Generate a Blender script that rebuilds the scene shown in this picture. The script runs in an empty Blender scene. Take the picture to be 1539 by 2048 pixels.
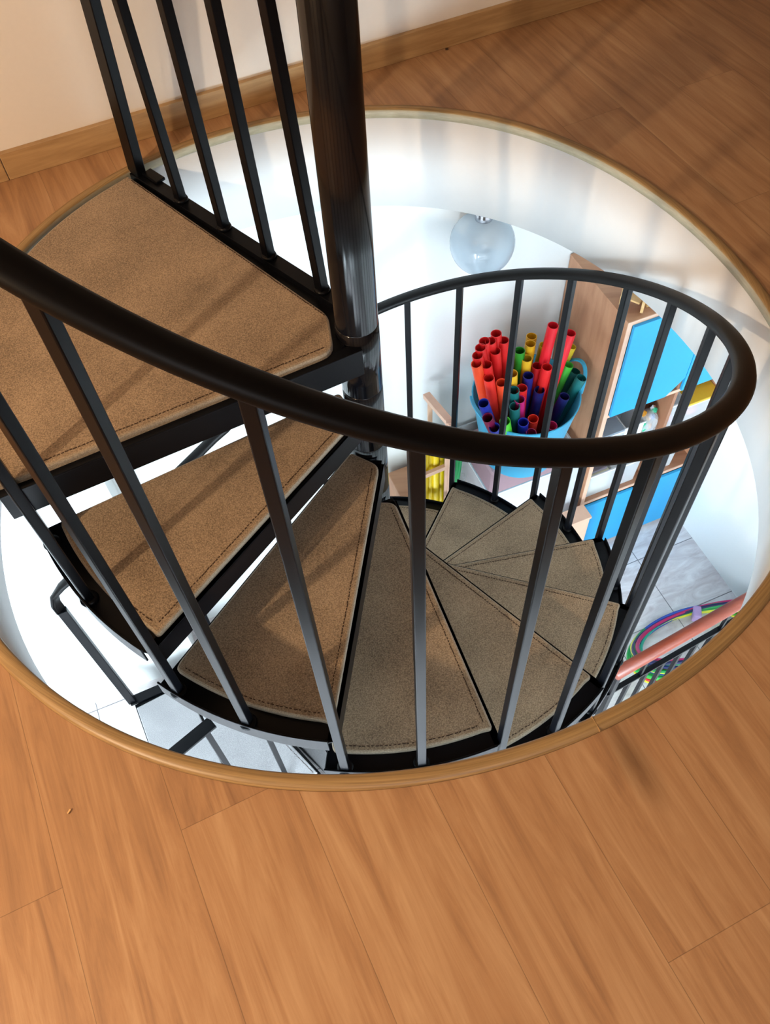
import bpy, bmesh, math, random
from mathutils import Vector, Matrix
random.seed(7)
C = bpy.context.scene
COL = C.collection
R = math.radians
# ---------------------------------------------------------------- camera solve
W, H = 1539, 2048
CAM = Vector((0.0307, -1.3673, 1.3257)); PITCH = R(-56.4181); ROLL = R(-4.2374); FOC = 1713.8928
fw = Vector((0, math.cos(PITCH), math.sin(PITCH)))
r0 = fw.cross(Vector((0, 0, 1))).normalized(); u0 = r0.cross(fw)
RT = math.cos(ROLL) * r0 + math.sin(ROLL) * u0
UP = -math.sin(ROLL) * r0 + math.cos(ROLL) * u0
HSTEP = .2; PHI0 = 207.6613; TH = 27.2015; RB = .7746; RR = .777; HB = 1.062; RP = .047
TE = R(19.5)
E1 = Vector((math.cos(TE), math.sin(TE), 0)); N1 = Vector((-math.sin(TE), math.cos(TE), 0))   # lower room axes
EW = Vector((.92623, .37696, 0)); NW = Vector((-.37696, .92623, 0))                          # upper room axes
FZ = -2.6                                                                                    # lower floor level

def ray(q):
    return fw * FOC + RT * (q[0] - W / 2) - UP * (q[1] - H / 2)
def atz(q, z):
    d = ray(q); return CAM + d * ((z - CAM.z) / d.z)
def atn(q, off, nn=None):
    nn = nn or N1
    d = ray(q); return CAM + d * ((off - CAM.dot(nn)) / d.dot(nn))
def sn(s, n, z=0):
    return E1 * s + N1 * n + Vector((0, 0, z))
def pol(r, a, z=0):
    return Vector((r * math.cos(R(a)), r * math.sin(R(a)), z))
def rhole(t):
    t = R(t)
    c = {1: (.0018, -.0866), 2: (-.01, -.0092), 3: (.001, -.0054), 4: (-.0045, -.0079)}
    return .8853 + sum(a * math.cos(k * t) + b * math.sin(k * t) for k, (a, b) in c.items())

# ---------------------------------------------------------------- materials
def lin(c):
    return tuple(((v / 255) / 12.92 if v / 255 <= .04045 else ((v / 255 + .055) / 1.055) ** 2.4) for v in c) + (1,)
class NT:
    def __init__(s, name):
        s.m = bpy.data.materials.new(name); s.m.use_nodes = True
        s.t = s.m.node_tree; s.b = s.t.nodes['Principled BSDF']
    def n(s, typ, **kw):
        nd = s.t.nodes.new(typ)
        for k, v in kw.items():
            if k.startswith('i_'):
                key = k[2:].replace('_', ' ')
                nd.inputs[key].default_value = v
            else: setattr(nd, k, v)
        return nd
    def l(s, a, b): s.t.links.new(a, b)
def simple(name, rgb, rough=.5, metal=0, bump=0, scale=60, spec=.5, var=.06, coat=0, alpha=1, trans=0):
    k = NT(name)
    tc = k.n('ShaderNodeTexCoord'); nz = k.n('ShaderNodeTexNoise', i_Scale=scale, i_Detail=4.)
    k.l(tc.outputs['Object'], nz.inputs['Vector'])
    mx = k.n('ShaderNodeMix', data_type='RGBA'); c = lin(rgb)
    mx.inputs[6].default_value = tuple(v * (1 - var) for v in c[:3]) + (1,)
    mx.inputs[7].default_value = tuple(min(1, v * (1 + var)) for v in c[:3]) + (1,)
    k.l(nz.outputs[0], mx.inputs[0]); k.l(mx.outputs[2], k.b.inputs['Base Color'])
    k.b.inputs['Roughness'].default_value = rough; k.b.inputs['Metallic'].default_value = metal
    k.b.inputs['Specular IOR Level'].default_value = spec
    k.b.inputs['Coat Weight'].default_value = coat
    if alpha < 1: k.b.inputs['Alpha'].default_value = alpha
    if trans: k.b.inputs['Transmission Weight'].default_value = trans
    if bump:
        bp = k.n('ShaderNodeBump', i_Strength=bump, i_Distance=.003)
        k.l(nz.outputs[0], bp.inputs['Height']); k.l(bp.outputs[0], k.b.inputs['Normal'])
    return k.m

def wood_floor():
    k = NT('oak_laminate')
    tc = k.n('ShaderNodeTexCoord')
    ang = math.atan2(NW.y, NW.x)
    mp = k.n('ShaderNodeMapping', vector_type='POINT')
    mp.inputs['Rotation'].default_value = (0, 0, -ang)       # x runs along the boards
    k.l(tc.outputs['Object'], mp.inputs['Vector'])
    mp2 = k.n('ShaderNodeMapping'); mp2.inputs['Location'].default_value = (.84, -.677 + .0, 0)
    k.l(mp.outputs[0], mp2.inputs['Vector'])
    def brick(c1, c2, mortar, ms):
        b = k.n('ShaderNodeTexBrick', offset=.37, offset_frequency=2, squash=1)
        b.inputs['Color1'].default_value = c1; b.inputs['Color2'].default_value = c2; b.inputs['Mortar'].default_value = mortar
        b.inputs['Scale'].default_value = 1; b.inputs['Mortar Size'].default_value = ms
        b.inputs['Mortar Smooth'].default_value = .1; b.inputs['Brick Width'].default_value = 1.25; b.inputs['Row Height'].default_value = .182
        b.inputs['Bias'].default_value = 0
        k.l(mp2.outputs[0], b.inputs['Vector']); return b
    b = brick((0, 0, 0, 1), (1, 1, 1, 1), (.5, .5, .5, 1), .0)
    bm_ = brick((1, 1, 1, 1), (1, 1, 1, 1), (0, 0, 0, 1), .0006)
    # stretched grain, shifted from board to board
    st = k.n('ShaderNodeMapping'); st.inputs['Scale'].default_value = (1.1, 13, 1)
    k.l(mp.outputs[0], st.inputs['Vector'])
    off = k.n('ShaderNodeVectorMath', operation='SCALE'); off.inputs['Scale'].default_value = 9
    k.l(b.outputs['Color'], off.inputs[0])
    ad = k.n('ShaderNodeVectorMath', operation='ADD'); k.l(st.outputs[0], ad.inputs[0]); k.l(off.outputs[0], ad.inputs[1])
    g1 = k.n('ShaderNodeTexNoise', i_Scale=2.2, i_Detail=7., i_Roughness=.62, i_Distortion=.9); k.l(ad.outputs[0], g1.inputs['Vector'])
    st2 = k.n('ShaderNodeMapping'); st2.inputs['Scale'].default_value = (5, 230, 1)
    k.l(mp.outputs[0], st2.inputs['Vector'])
    g2 = k.n('ShaderNodeTexNoise', i_Scale=1., i_Detail=5., i_Roughness=.7); k.l(st2.outputs[0], g2.inputs['Vector'])
    # broad cathedral figure
    st3 = k.n('ShaderNodeMapping'); st3.inputs['Scale'].default_value = (.9, 5, 1); k.l(mp.outputs[0], st3.inputs['Vector'])
    ad3 = k.n('ShaderNodeVectorMath', operation='ADD'); k.l(st3.outputs[0], ad3.inputs[0]); k.l(off.outputs[0], ad3.inputs[1])
    g3 = k.n('ShaderNodeTexNoise', i_Scale=1.3, i_Detail=2., i_Distortion=.4); k.l(ad3.outputs[0], g3.inputs['Vector'])
    wv = k.n('ShaderNodeMath', operation='MULTIPLY'); wv.inputs[1].default_value = 46; k.l(g3.outputs[0], wv.inputs[0])
    sn_ = k.n('ShaderNodeMath', operation='SINE'); k.l(wv.outputs[0], sn_.inputs[0])
    rp = k.n('ShaderNodeValToRGB')
    e = rp.color_ramp.elements
    e[0].position = .22; e[0].color = lin((128, 92, 66)); e[1].position = .78; e[1].color = lin((190, 152, 112))
    m_ = e.new(.5); m_.color = lin((168, 126, 88))
    k.l(g1.outputs[0], rp.inputs[0])
    sc = k.n('ShaderNodeMath', operation='MULTIPLY_ADD'); sc.inputs[1].default_value = .022; sc.inputs[2].default_value = 0; k.l(sn_.outputs[0], sc.inputs[0])
    g2s = k.n('ShaderNodeMath', operation='MULTIPLY_ADD'); g2s.inputs[1].default_value = .22; g2s.inputs[2].default_value = -.11; k.l(g2.outputs[0], g2s.inputs[0])
    s1 = k.n('ShaderNodeMath', operation='ADD'); k.l(sc.outputs[0], s1.inputs[0]); k.l(g2s.outputs[0], s1.inputs[1])
    s2 = k.n('ShaderNodeMath', operation='ADD'); k.l(s1.outputs[0], s2.inputs[0]); k.l(g1.outputs[0], s2.inputs[1])
    # board to board tone
    bt = k.n('ShaderNodeSeparateColor'); k.l(b.outputs['Color'], bt.inputs[0])
    bb = k.n('ShaderNodeMath', operation='MULTIPLY_ADD'); bb.inputs[1].default_value = .10; bb.inputs[2].default_value = -.03; k.l(bt.outputs[0], bb.inputs[0])
    s3 = k.n('ShaderNodeMath', operation='ADD'); k.l(s2.outputs[0], s3.inputs[0]); k.l(bb.outputs[0], s3.inputs[1])
    k.l(s3.outputs[0], rp.inputs[0])
    # knots: sparse dark elongated spots
    st4 = k.n('ShaderNodeMapping'); st4.inputs['Scale'].default_value = (3.1, 9, 1); k.l(mp.outputs[0], st4.inputs['Vector'])
    vo = k.n('ShaderNodeTexVoronoi', i_Scale=.55, i_Randomness=1.); k.l(st4.outputs[0], vo.inputs['Vector'])
    kr = k.n('ShaderNodeValToRGB'); kr.color_ramp.elements[0].position = .03; kr.color_ramp.elements[0].color = (.28, .28, .28, 1)
    kr.color_ramp.elements[1].position = .17; kr.color_ramp.elements[1].color = (1, 1, 1, 1); k.l(vo.outputs['Distance'], kr.inputs[0])
    mk = k.n('ShaderNodeMix', data_type='RGBA', blend_type='MULTIPLY'); mk.inputs[0].default_value = .55
    k.l(rp.outputs[0], mk.inputs[6]); k.l(kr.outputs[0], mk.inputs[7])
    mm = k.n('ShaderNodeMix', data_type='RGBA', blend_type='MULTIPLY'); mm.inputs[0].default_value = .38
    k.l(mk.outputs[2], mm.inputs[6]); k.l(bm_.outputs['Color'], mm.inputs[7])
    k.l(mm.outputs[2], k.b.inputs['Base Color'])
    k.b.inputs['Roughness'].default_value = .42; k.b.inputs['Specular IOR Level'].default_value = .4
    bp = k.n('ShaderNodeBump', i_Strength=.12, i_Distance=.001); k.l(g2.outputs[0], bp.inputs['Height']); k.l(bp.outputs[0], k.b.inputs['Normal'])
    return k.m

def wood(name, ca, cb, scale=(3, 40, 40), rough=.45, rot=0):
    k = NT(name); tc = k.n('ShaderNodeTexCoord')
    mp = k.n('ShaderNodeMapping'); mp.inputs['Scale'].default_value = scale; mp.inputs['Rotation'].default_value = (0, 0, rot)
    k.l(tc.outputs['Object'], mp.inputs['Vector'])
    nz = k.n('ShaderNodeTexNoise', i_Scale=1., i_Detail=6., i_Roughness=.6, i_Distortion=.3); k.l(mp.outputs[0], nz.inputs['Vector'])
    rp = k.n('ShaderNodeValToRGB'); e = rp.color_ramp.elements
    e[0].position = .3; e[0].color = lin(ca); e[1].position = .7; e[1].color = lin(cb)
    k.l(nz.outputs[0], rp.inputs[0]); k.l(rp.outputs[0], k.b.inputs['Base Color'])
    k.b.inputs['Roughness'].default_value = rough
    return k.m

def trim_wood():
    # grain that follows the bent strip (angle, radius, height)
    k = NT('bent_oak_trim'); tc = k.n('ShaderNodeTexCoord'); sp = k.n('ShaderNodeSeparateXYZ'); k.l(tc.outputs['Object'], sp.inputs[0])
    at = k.n('ShaderNodeMath', operation='ARCTAN2'); k.l(sp.outputs[1], at.inputs[0]); k.l(sp.outputs[0], at.inputs[1])
    ln = k.n('ShaderNodeVectorMath', operation='LENGTH'); k.l(tc.outputs['Object'], ln.inputs[0])
    cb = k.n('ShaderNodeCombineXYZ'); k.l(at.outputs[0], cb.inputs[0]); k.l(ln.outputs['Value'], cb.inputs[1]); k.l(sp.outputs[2], cb.inputs[2])
    mp = k.n('ShaderNodeMapping'); mp.inputs['Scale'].default_value = (5, 320, 260); k.l(cb.outputs[0], mp.inputs['Vector'])
    nz = k.n('ShaderNodeTexNoise', i_Scale=1., i_Detail=5., i_Roughness=.6); k.l(mp.outputs[0], nz.inputs['Vector'])
    rp = k.n('ShaderNodeValToRGB'); e = rp.color_ramp.elements
    e[0].position = .3; e[0].color = lin((128, 100, 62)); e[1].position = .7; e[1].color = lin((170, 138, 92))
    k.l(nz.outputs[0], rp.inputs[0]); k.l(rp.outputs[0], k.b.inputs['Base Color']); k.b.inputs['Roughness'].default_value = .4
    return k.m

def carpet(name, ca, cb):
    k = NT(name); tc = k.n('ShaderNodeTexCoord')
    nz = k.n('ShaderNodeTexNoise', i_Scale=330., i_Detail=3., i_Roughness=.7); k.l(tc.outputs['Object'], nz.inputs['Vector'])
    nb = k.n('ShaderNodeTexNoise', i_Scale=7., i_Detail=3.); k.l(tc.outputs['Object'], nb.inputs['Vector'])
    ml = k.n('ShaderNodeMix', data_type='RGBA'); ml.inputs[6].default_value = lin(ca); ml.inputs[7].default_value = lin(cb)
    av = k.n('ShaderNodeMath', operation='MULTIPLY_ADD'); av.inputs[1].default_value = .75; k.l(nz.outputs[0], av.inputs[0])
    hv = k.n('ShaderNodeMath', operation='MULTIPLY'); hv.inputs[1].default_value = .25; k.l(nb.outputs[0], hv.inputs[0]); k.l(hv.outputs[0], av.inputs[2])
    rr = k.n('ShaderNodeMapRange'); rr.inputs[1].default_value = .35; rr.inputs[2].default_value = .65; k.l(av.outputs[0], rr.inputs[0])
    k.l(rr.outputs[0], ml.inputs[0]); k.l(ml.outputs[2], k.b.inputs['Base Color'])
    k.b.inputs['Roughness'].default_value = .95; k.b.inputs['Specular IOR Level'].default_value = .15
    k.b.inputs['Sheen Weight'].default_value = .25; k.b.inputs['Sheen Roughness'].default_value = .5
    bp = k.n('ShaderNodeBump', i_Strength=.7, i_Distance=.0025); k.l(nz.outputs[0], bp.inputs['Height']); k.l(bp.outputs[0], k.b.inputs['Normal'])
    return k.m

def tiles():
    k = NT('marbled_floor_tiles'); tc = k.n('ShaderNodeTexCoord')
    mp = k.n('ShaderNodeMapping'); mp.inputs['Rotation'].default_value = (0, 0, -TE); k.l(tc.outputs['Object'], mp.inputs['Vector'])
    mp2 = k.n('ShaderNodeMapping'); mp2.inputs['Location'].default_value = (-1.527 + .35 * 9, .02 + .35 * 12, 0); k.l(mp.outputs[0], mp2.inputs['Vector'])
    b = k.n('ShaderNodeTexBrick', offset=0, squash=1); b.inputs['Scale'].default_value = 1
    b.inputs['Brick Width'].default_value = .35; b.inputs['Row Height'].default_value = .35
    b.inputs['Mortar Size'].default_value = .0022; b.inputs['Mortar Smooth'].default_value = .1
    b.inputs['Color1'].default_value = (0, 0, 0, 1); b.inputs['Color2'].default_value = (.35, .35, .35, 1); k.l(mp2.outputs[0], b.inputs['Vector'])
    st = k.n('ShaderNodeMapping'); st.inputs['Scale'].default_value = (4, 12, 1); st.inputs['Rotation'].default_value = (0, 0, .5); k.l(mp.outputs[0], st.inputs['Vector'])
    nz = k.n('ShaderNodeTexNoise', i_Scale=1.3, i_Detail=6., i_Roughness=.65, i_Distortion=1.2); k.l(st.outputs[0], nz.inputs['Vector'])
    rp = k.n('ShaderNodeValToRGB'); e = rp.color_ramp.elements
    e[0].position = .3; e[0].color = lin((198, 186, 186)); e[1].position = .66; e[1].color = lin((240, 235, 235)); k.l(nz.outputs[0], rp.inputs[0])
    mx = k.n('ShaderNodeMix', data_type='RGBA'); mx.inputs[7].default_value = lin((120, 116, 118)); k.l(b.outputs['Fac'], mx.inputs[0]); k.l(rp.outputs[0], mx.inputs[6])
    k.l(mx.outputs[2], k.b.inputs['Base Color']); k.b.inputs['Roughness'].default_value = .3
    return k.m

M = {}
M['floor'] = wood_floor(); M['trim'] = trim_wood()
M['trim_in'] = wood('pale_trim_edge', (146, 134, 108), (168, 156, 130), (30, 30, 200))
M['base'] = wood('oak_baseboard', (156, 120, 78), (188, 154, 108), (5, 5, 60))
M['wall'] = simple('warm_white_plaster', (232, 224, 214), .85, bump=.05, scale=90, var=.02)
M['wall_dim'] = simple('unseen_wall_darkened', (150, 140, 128), .9, var=.02)  # out-of-view walls and ceiling, colour darkened to cut the bounce light upstairs
M['wallw'] = simple('white_plaster', (236, 237, 236), .85, bump=.05, scale=90, var=.015)
M['shaft'] = simple('white_shaft_plaster', (212, 211, 210), .8, bump=.04, scale=60, var=.015)
M['tile'] = tiles()
M['carpet'] = carpet('brown_carpet', (100, 82, 62), (180, 154, 124))
M['carpet_edge'] = carpet('carpet_binding', (128, 112, 92), (176, 158, 134))
M['metal'] = simple('black_enamel_steel', (9, 10, 14), .32, spec=.15, var=.1, scale=200)
M['pole'] = simple('polished_black_steel', (12, 12, 16), .13, spec=.45, var=.1, scale=200)
M['rail'] = simple('black_handrail_coating', (11, 9, 9), .42, spec=.15, var=.1, scale=120)
M['bolt'] = simple('dark_steel_bolt', (60, 60, 64), .3, metal=.8)
M['stitch'] = simple('brown_stitching', (62, 42, 26), .9)
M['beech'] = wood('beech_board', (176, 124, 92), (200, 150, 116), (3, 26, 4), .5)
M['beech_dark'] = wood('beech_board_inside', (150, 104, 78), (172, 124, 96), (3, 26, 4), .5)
M['beech_edge'] = wood('beech_edge_band', (214, 170, 146), (226, 186, 160), (10, 10, 10), .5)
M['ply'] = wood('pale_plywood', (198, 152, 92), (224, 184, 128), (10, 10, 30), .5)
M['blue'] = simple('sky_blue_laminate', (38, 158, 216), .45, var=.03)
M['clear'] = simple('clear_plastic', (240, 244, 248), .15, alpha=.36, var=.02)
M['milky'] = simple('milky_plastic', (242, 244, 247), .3, alpha=.85, var=.02)
M['tub'] = simple('sky_blue_tub_plastic', (60, 170, 210), .4, var=.03)
M['redwood'] = wood('red_brown_handrail_wood', (128, 56, 38), (146, 70, 50), (4, 60, 60), .3)
M['glass'] = simple('opal_glass_shade', (186, 200, 212), .12, alpha=.9, spec=.6, var=.02)
M['chrome'] = simple('chrome_fitting', (190, 190, 195), .12, metal=1)
def plastic(name, rgb, rough=.35, alpha=1): 
    if name not in M: M[name] = simple(name, rgb, rough, var=.04, alpha=alpha)
    return M[name]

# ---------------------------------------------------------------- mesh helpers
def obj(name, bm, mat, parent=None, label=None, cat=None, group=None, kind=None, smooth=False, bevel=0, mats=None):
    me = bpy.data.meshes.new(name); bm.normal_update(); bm.to_mesh(me); bm.free()
    o = bpy.data.objects.new(name, me); COL.objects.link(o)
    for m in (mats or [mat]): me.materials.append(m)
    if smooth:
        for f in me.polygons: f.use_smooth = True
    if bevel:
        b = o.modifiers.new('bevel', 'BEVEL'); b.width = bevel; b.segments = 2; b.limit_method = 'ANGLE'; b.angle_limit = R(40)
    if parent: o.parent = parent
    tag(o, label, cat, group, kind); return o
def tag(o, label=None, cat=None, group=None, kind=None):
    if label: o['label'] = label
    if cat: o['category'] = cat
    if group: o['group'] = group
    if kind: o['kind'] = kind
def thing(name, label, cat, loc=(0, 0, 0), group=None):
    o = bpy.data.objects.new(name, None); COL.objects.link(o); o.location = loc; o.empty_display_size = .1
    tag(o, label, cat, group); return o
def bx(bm, c, hx, hy, hz, ax=None, ay=None, az=None):
    ax = ax or Vector((1, 0, 0)); ay = ay or Vector((0, 1, 0)); az = az or Vector((0, 0, 1)); c = Vector(c)
    v = [bm.verts.new(c + ax * hx * i + ay * hy * j + az * hz * k) for i in (-1, 1) for j in (-1, 1) for k in (-1, 1)]
    for f in ((0, 1, 3, 2), (4, 6, 7, 5), (0, 4, 5, 1), (2, 3, 7, 6), (0, 2, 6, 4), (1, 5, 7, 3)): bm.faces.new([v[i] for i in f])
def snbox(bm, s0, s1, n0, n1, z0, z1):
    bx(bm, sn((s0 + s1) / 2, (n0 + n1) / 2, (z0 + z1) / 2), abs(s1 - s0) / 2, abs(n1 - n0) / 2, abs(z1 - z0) / 2, E1, N1)
def prism(bm, pts, z0, z1):
    b = [bm.verts.new((p[0], p[1], z0)) for p in pts]; t = [bm.verts.new((p[0], p[1], z1)) for p in pts]
    n = len(pts); bm.faces.new(t); bm.faces.new(b[::-1])
    for i in range(n): bm.faces.new((b[i], b[(i + 1) % n], t[(i + 1) % n], t[i]))
def frame(d, upv=Vector((0, 0, 1))):
    d = d.normalized()
    if abs(d.dot(upv)) > .98: upv = Vector((1, 0, 0))
    s = d.cross(upv).normalized(); return s, s.cross(d).normalized()
def tube(bm, path, r, seg=10, closed=False, cap=True, r2=None):
    rings = []; n = len(path)
    for i, p in enumerate(path):
        a = path[(i - 1) % n] if closed or i else path[0]; b = path[(i + 1) % n] if closed or i < n - 1 else path[-1]
        s, u = frame(b - a); rr = r if r2 is None else r + (r2 - r) * i / (n - 1)
        rings.append([bm.verts.new(p + (s * math.cos(t) + u * math.sin(t)) * rr) for t in [2 * math.pi * j / seg for j in range(seg)]])
    for i in range(n if closed else n - 1):
        A = rings[i]; B = rings[(i + 1) % n]
        for j in range(seg): bm.faces.new((A[j], A[(j + 1) % seg], B[(j + 1) % seg], B[j]))
    if cap and not closed: bm.faces.new(rings[0][::-1]); bm.faces.new(rings[-1])
def sweep(bm, path, prof, cap=True, up=Vector((0, 0, 1)), ups=None):
    rings = []; n = len(path)
    for i, p in enumerate(path):
        a = path[max(i - 1, 0)]; b = path[min(i + 1, n - 1)]; s, u = frame(b - a, ups[i] if ups else up)
        rings.append([bm.verts.new(p + s * x + u * y) for x, y in prof])
    m = len(prof)
    for i in range(n - 1):
        for j in range(m): bm.faces.new((rings[i][j], rings[i][(j + 1) % m], rings[i + 1][(j + 1) % m], rings[i + 1][j]))
    if cap: bm.faces.new(rings[0][::-1]); bm.faces.new(rings[-1])
def lathe(bm, prof, c, seg=32, axis=None, cap=False):
    c = Vector(c); ax = (axis or Vector((0, 0, 1))).normalized()
    s, u = frame(ax, Vector((0, 1, 0)) if abs(ax.z) > .9 else Vector((0, 0, 1)))
    rings = [[bm.verts.new(c + ax * z + (s * math.cos(2 * math.pi * j / seg) + u * math.sin(2 * math.pi * j / seg)) * max(r, 1e-5)) for j in range(seg)] for r, z in prof]
    for i in range(len(rings) - 1):
        for j in range(seg): bm.faces.new((rings[i][j], rings[i][(j + 1) % seg], rings[i + 1][(j + 1) % seg], rings[i + 1][j]))
    if cap: bm.faces.new(rings[0][::-1]); bm.faces.new(rings[-1])
def recalc(bm): bmesh.ops.recalc_face_normals(bm, faces=bm.faces[:]); return bm
nb = bmesh.new

# ---------------------------------------------------------------- the setting: upper room
UW = (-3.0, 3.0, -3.4, .914)      # ew range, nw range of the upper room
def rect_hit(a, ax, ay, x0, x1, y0, y1):
    d = pol(1, a); dx, dy = d.dot(ax), d.dot(ay); t = 1e9
    if dx > 1e-9: t = min(t, x1 / dx)
    if dx < -1e-9: t = min(t, x0 / dx)
    if dy > 1e-9: t = min(t, y1 / dy)
    if dy < -1e-9: t = min(t, y0 / dy)
    return d * t
def annulus(bm, z0, z1, rect, ax, ay, dr=0.0):
    ang = sorted(set([i * 2.0 for i in range(180)] + [math.degrees(math.atan2((ax * x + ay * y).y, (ax * x + ay * y).x)) % 360 for x in rect[:2] for y in rect[2:]]))
    L = []
    for a in ang:
        i = pol(rhole(a) + dr, a); o = rect_hit(a, ax, ay, *rect)
        L.append([bm.verts.new((i.x, i.y, z1)), bm.verts.new((o.x, o.y, z1)), bm.verts.new((i.x, i.y, z0)), bm.verts.new((o.x, o.y, z0))])
    n = len(L)
    for k in range(n):
        A, B = L[k], L[(k + 1) % n]
        bm.faces.new((A[0], A[1], B[1], B[0])); bm.faces.new((A[2], B[2], B[3], A[3]))
        bm.faces.new((A[0], B[0], B[2], A[2])); bm.faces.new((A[1], A[3], B[3], B[1]))
    return bm
obj('floor', recalc(annulus(nb(), -.03, 0, UW, EW, NW, .006)), M['floor'], kind='structure')
LR = (-3.0, 1.86, -4.0, .93)
bm = annulus(nb(), -.30, -.27, LR, E1, N1, .004)
obj('ceiling', recalc(bm), M['wallw'], kind='structure')
# round shaft lining
bm = nb(); rings = []
for a in range(0, 360, 2):
    rh = rhole(a)
    rings.append([bm.verts.new(pol(rh + d, a, z)) for d, z in ((0, -.300), (0, -.02), (.03, -.02), (.03, -.300))])
for i in range(180):
    for j in range(4): bm.faces.new((rings[i][j], rings[i][(j + 1) % 4], rings[(i + 1) % 180][(j + 1) % 4], rings[(i + 1) % 180][j]))
obj('wall_stairwell', recalc(bm), M['shaft'], kind='structure', smooth=False)
for f in bpy.data.objects['wall_stairwell'].data.polygons: f.use_smooth = abs(f.normal.z) < .5
# bent oak trim: rounded nosing lying over the rim (thin lip outside, strip down the inside)
bm = nb(); rings = []
prof = [(.001, -.019), (-.003, -.018), (-.003, .004), (.000, .007), (.010, .0085), (.018, .007), (.0225, .003), (.023, 0.0005), (.006, .0005), (.006, -.019)]
joints = []
for i in range(0, 361):
    a = i - 56.5 if i < 360 else 303.49
    rh = rhole(a)
    rings.append([bm.verts.new(pol(rh + d, a, z)) for d, z in prof])
m_ = len(prof)
for i in range(360):
    for j in range(m_): bm.faces.new((rings[i][j], rings[i][(j + 1) % m_], rings[i + 1][(j + 1) % m_], rings[i + 1][j]))
for f in bm.faces:
    c = f.calc_center_median(); f.material_index = 1 if c.z < .001 and (c.x ** 2 + c.y ** 2) ** .5 < rhole(math.degrees(math.atan2(c.y, c.x))) - .0005 else 0
o = obj('trim_1', recalc(bm), M['trim'], kind='structure', smooth=True, mats=[M['trim'], M['trim_in']])
# butt joint of the bent trim
bm = nb(); ja = math.degrees(math.atan2(atz((1199, 1467), 0).y, atz((1199, 1467), 0).x)); pj = pol(rhole(ja) + .010, ja, .0048); bx(bm, pj, .0132, .0004, .0040, pol(1, ja), pol(1, ja + 90)); obj('trim_2', bm, M['base'], kind='structure')
# walls of the upper room
def wallbox(name, ax, ay, x0, x1, y0, y1, z0, z1, mat):
    bm = nb(); bx(bm, ax * ((x0 + x1) / 2) + ay * ((y0 + y1) / 2) + Vector((0, 0, (z0 + z1) / 2)), (x1 - x0) / 2, (y1 - y0) / 2, (z1 - z0) / 2, ax, ay)
    return obj(name, recalc(bm), mat, kind='structure')
wallbox('wall_back', EW, NW, -3.1, 3.1, .914, 1.0, -.03, 2.6, M['wall'])
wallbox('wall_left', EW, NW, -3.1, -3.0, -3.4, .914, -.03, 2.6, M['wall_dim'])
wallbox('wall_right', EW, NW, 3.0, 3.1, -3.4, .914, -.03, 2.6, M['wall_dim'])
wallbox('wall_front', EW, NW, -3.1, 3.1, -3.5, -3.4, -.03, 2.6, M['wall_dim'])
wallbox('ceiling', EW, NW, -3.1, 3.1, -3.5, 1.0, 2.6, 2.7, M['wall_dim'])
bm = nb()
bx(bm, EW * -1.785 + NW * .907 + Vector((0, 0, .0365)), 1.2145, .007, .0365, EW, NW)
bx(bm, EW * 1.215 + NW * .907 + Vector((0, 0, .0365)), 1.784, .007, .0365, EW, NW)
obj('baseboard_back', recalc(bm), M['base'], kind='structure', bevel=.002)

# lower room
wallbox('floor', E1, N1, -3.1, 1.96, -4.1, 1.03, FZ - .05, FZ, M['tile'])
wallbox('wall_lower_back', E1, N1, -3.1, 1.96, .93, 1.03, FZ, -.27, M['wallw'])
wallbox('wall_lower_right', E1, N1, 1.86, 1.96, -4.1, .93, FZ, -.27, M['wallw'])
wallbox('wall_lower_left', E1, N1, -3.0, -.74, .72, .93, FZ, -.30, M['wallw'])
wallbox('wall_lower_far_left', E1, N1, -3.1, -3.0, -4.1, .93, FZ, -.27, M['wallw'])
wallbox('wall_lower_front', E1, N1, -3.1, 1.96, -4.1, -4.0, FZ, -.27, M['wallw'])

# ---------------------------------------------------------------- spiral staircase
ST = thing('spiral_staircase', 'black steel spiral staircase with brown carpeted treads going down through the round opening', 'staircase')
def rot(p, a):  # local tread frame to world
    c, s = math.cos(R(a)), math.sin(R(a)); return Vector((p[0] * c - p[1] * s, p[0] * s + p[1] * c, 0))
def arc(r, a0, a1, n=14): return [(r * math.cos(R(a0 + (a1 - a0) * i / n)), r * math.sin(R(a0 + (a1 - a0) * i / n))) for i in range(n + 1)]
def roundpoly(pts, rads, seg=4):
    out = []; n = len(pts)
    for i, (p, r) in enumerate(zip(pts, rads)):
        if r <= 0: out.append(p); continue
        p = Vector(p); a = Vector(pts[i - 1]) - p; b = Vector(pts[(i + 1) % n]) - p
        a = p + a.normalized() * min(r, a.length * .45); b = p + b.normalized() * min(r, b.length * .45)
        for k in range(seg + 1):
            t = k / seg; q = a * (1 - t) ** 2 + p * 2 * t * (1 - t) + b * t * t; out.append((q.x, q.y))
    return out
def mat_mesh(pts, z0, z1, e=.005):
    """padded carpet mat with a soft rolled edge"""
    bm = nb(); n = len(pts); P = [Vector((p[0], p[1])) for p in pts]
    area = sum(P[i].x * P[(i + 1) % n].y - P[(i + 1) % n].x * P[i].y for i in range(n))
    sg = 1 if area > 0 else -1
    nrm = []
    for i in range(n):
        d = (P[(i + 1) % n] - P[i - 1]).normalized(); nrm.append(Vector((-d.y, d.x)) * sg)
    lv = [(0, z0), (0, z1 - e), (e * .3, z1 - e * .3), (e, z1)]
    rings = [[bm.verts.new((P[i].x + nrm[i].x * d, P[i].y + nrm[i].y * d, z)) for i in range(n)] for d, z in lv]
    for a in range(len(rings) - 1):
        for i in range(n):
            f = bm.faces.new((rings[a][i], rings[a][(i + 1) % n], rings[a + 1][(i + 1) % n], rings[a + 1][i])); f.material_index = 1 if a < 3 else 0
    bm.faces.new(rings[0][::-1]); bm.faces.new(rings[-1])
    return recalc(bm)
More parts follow.
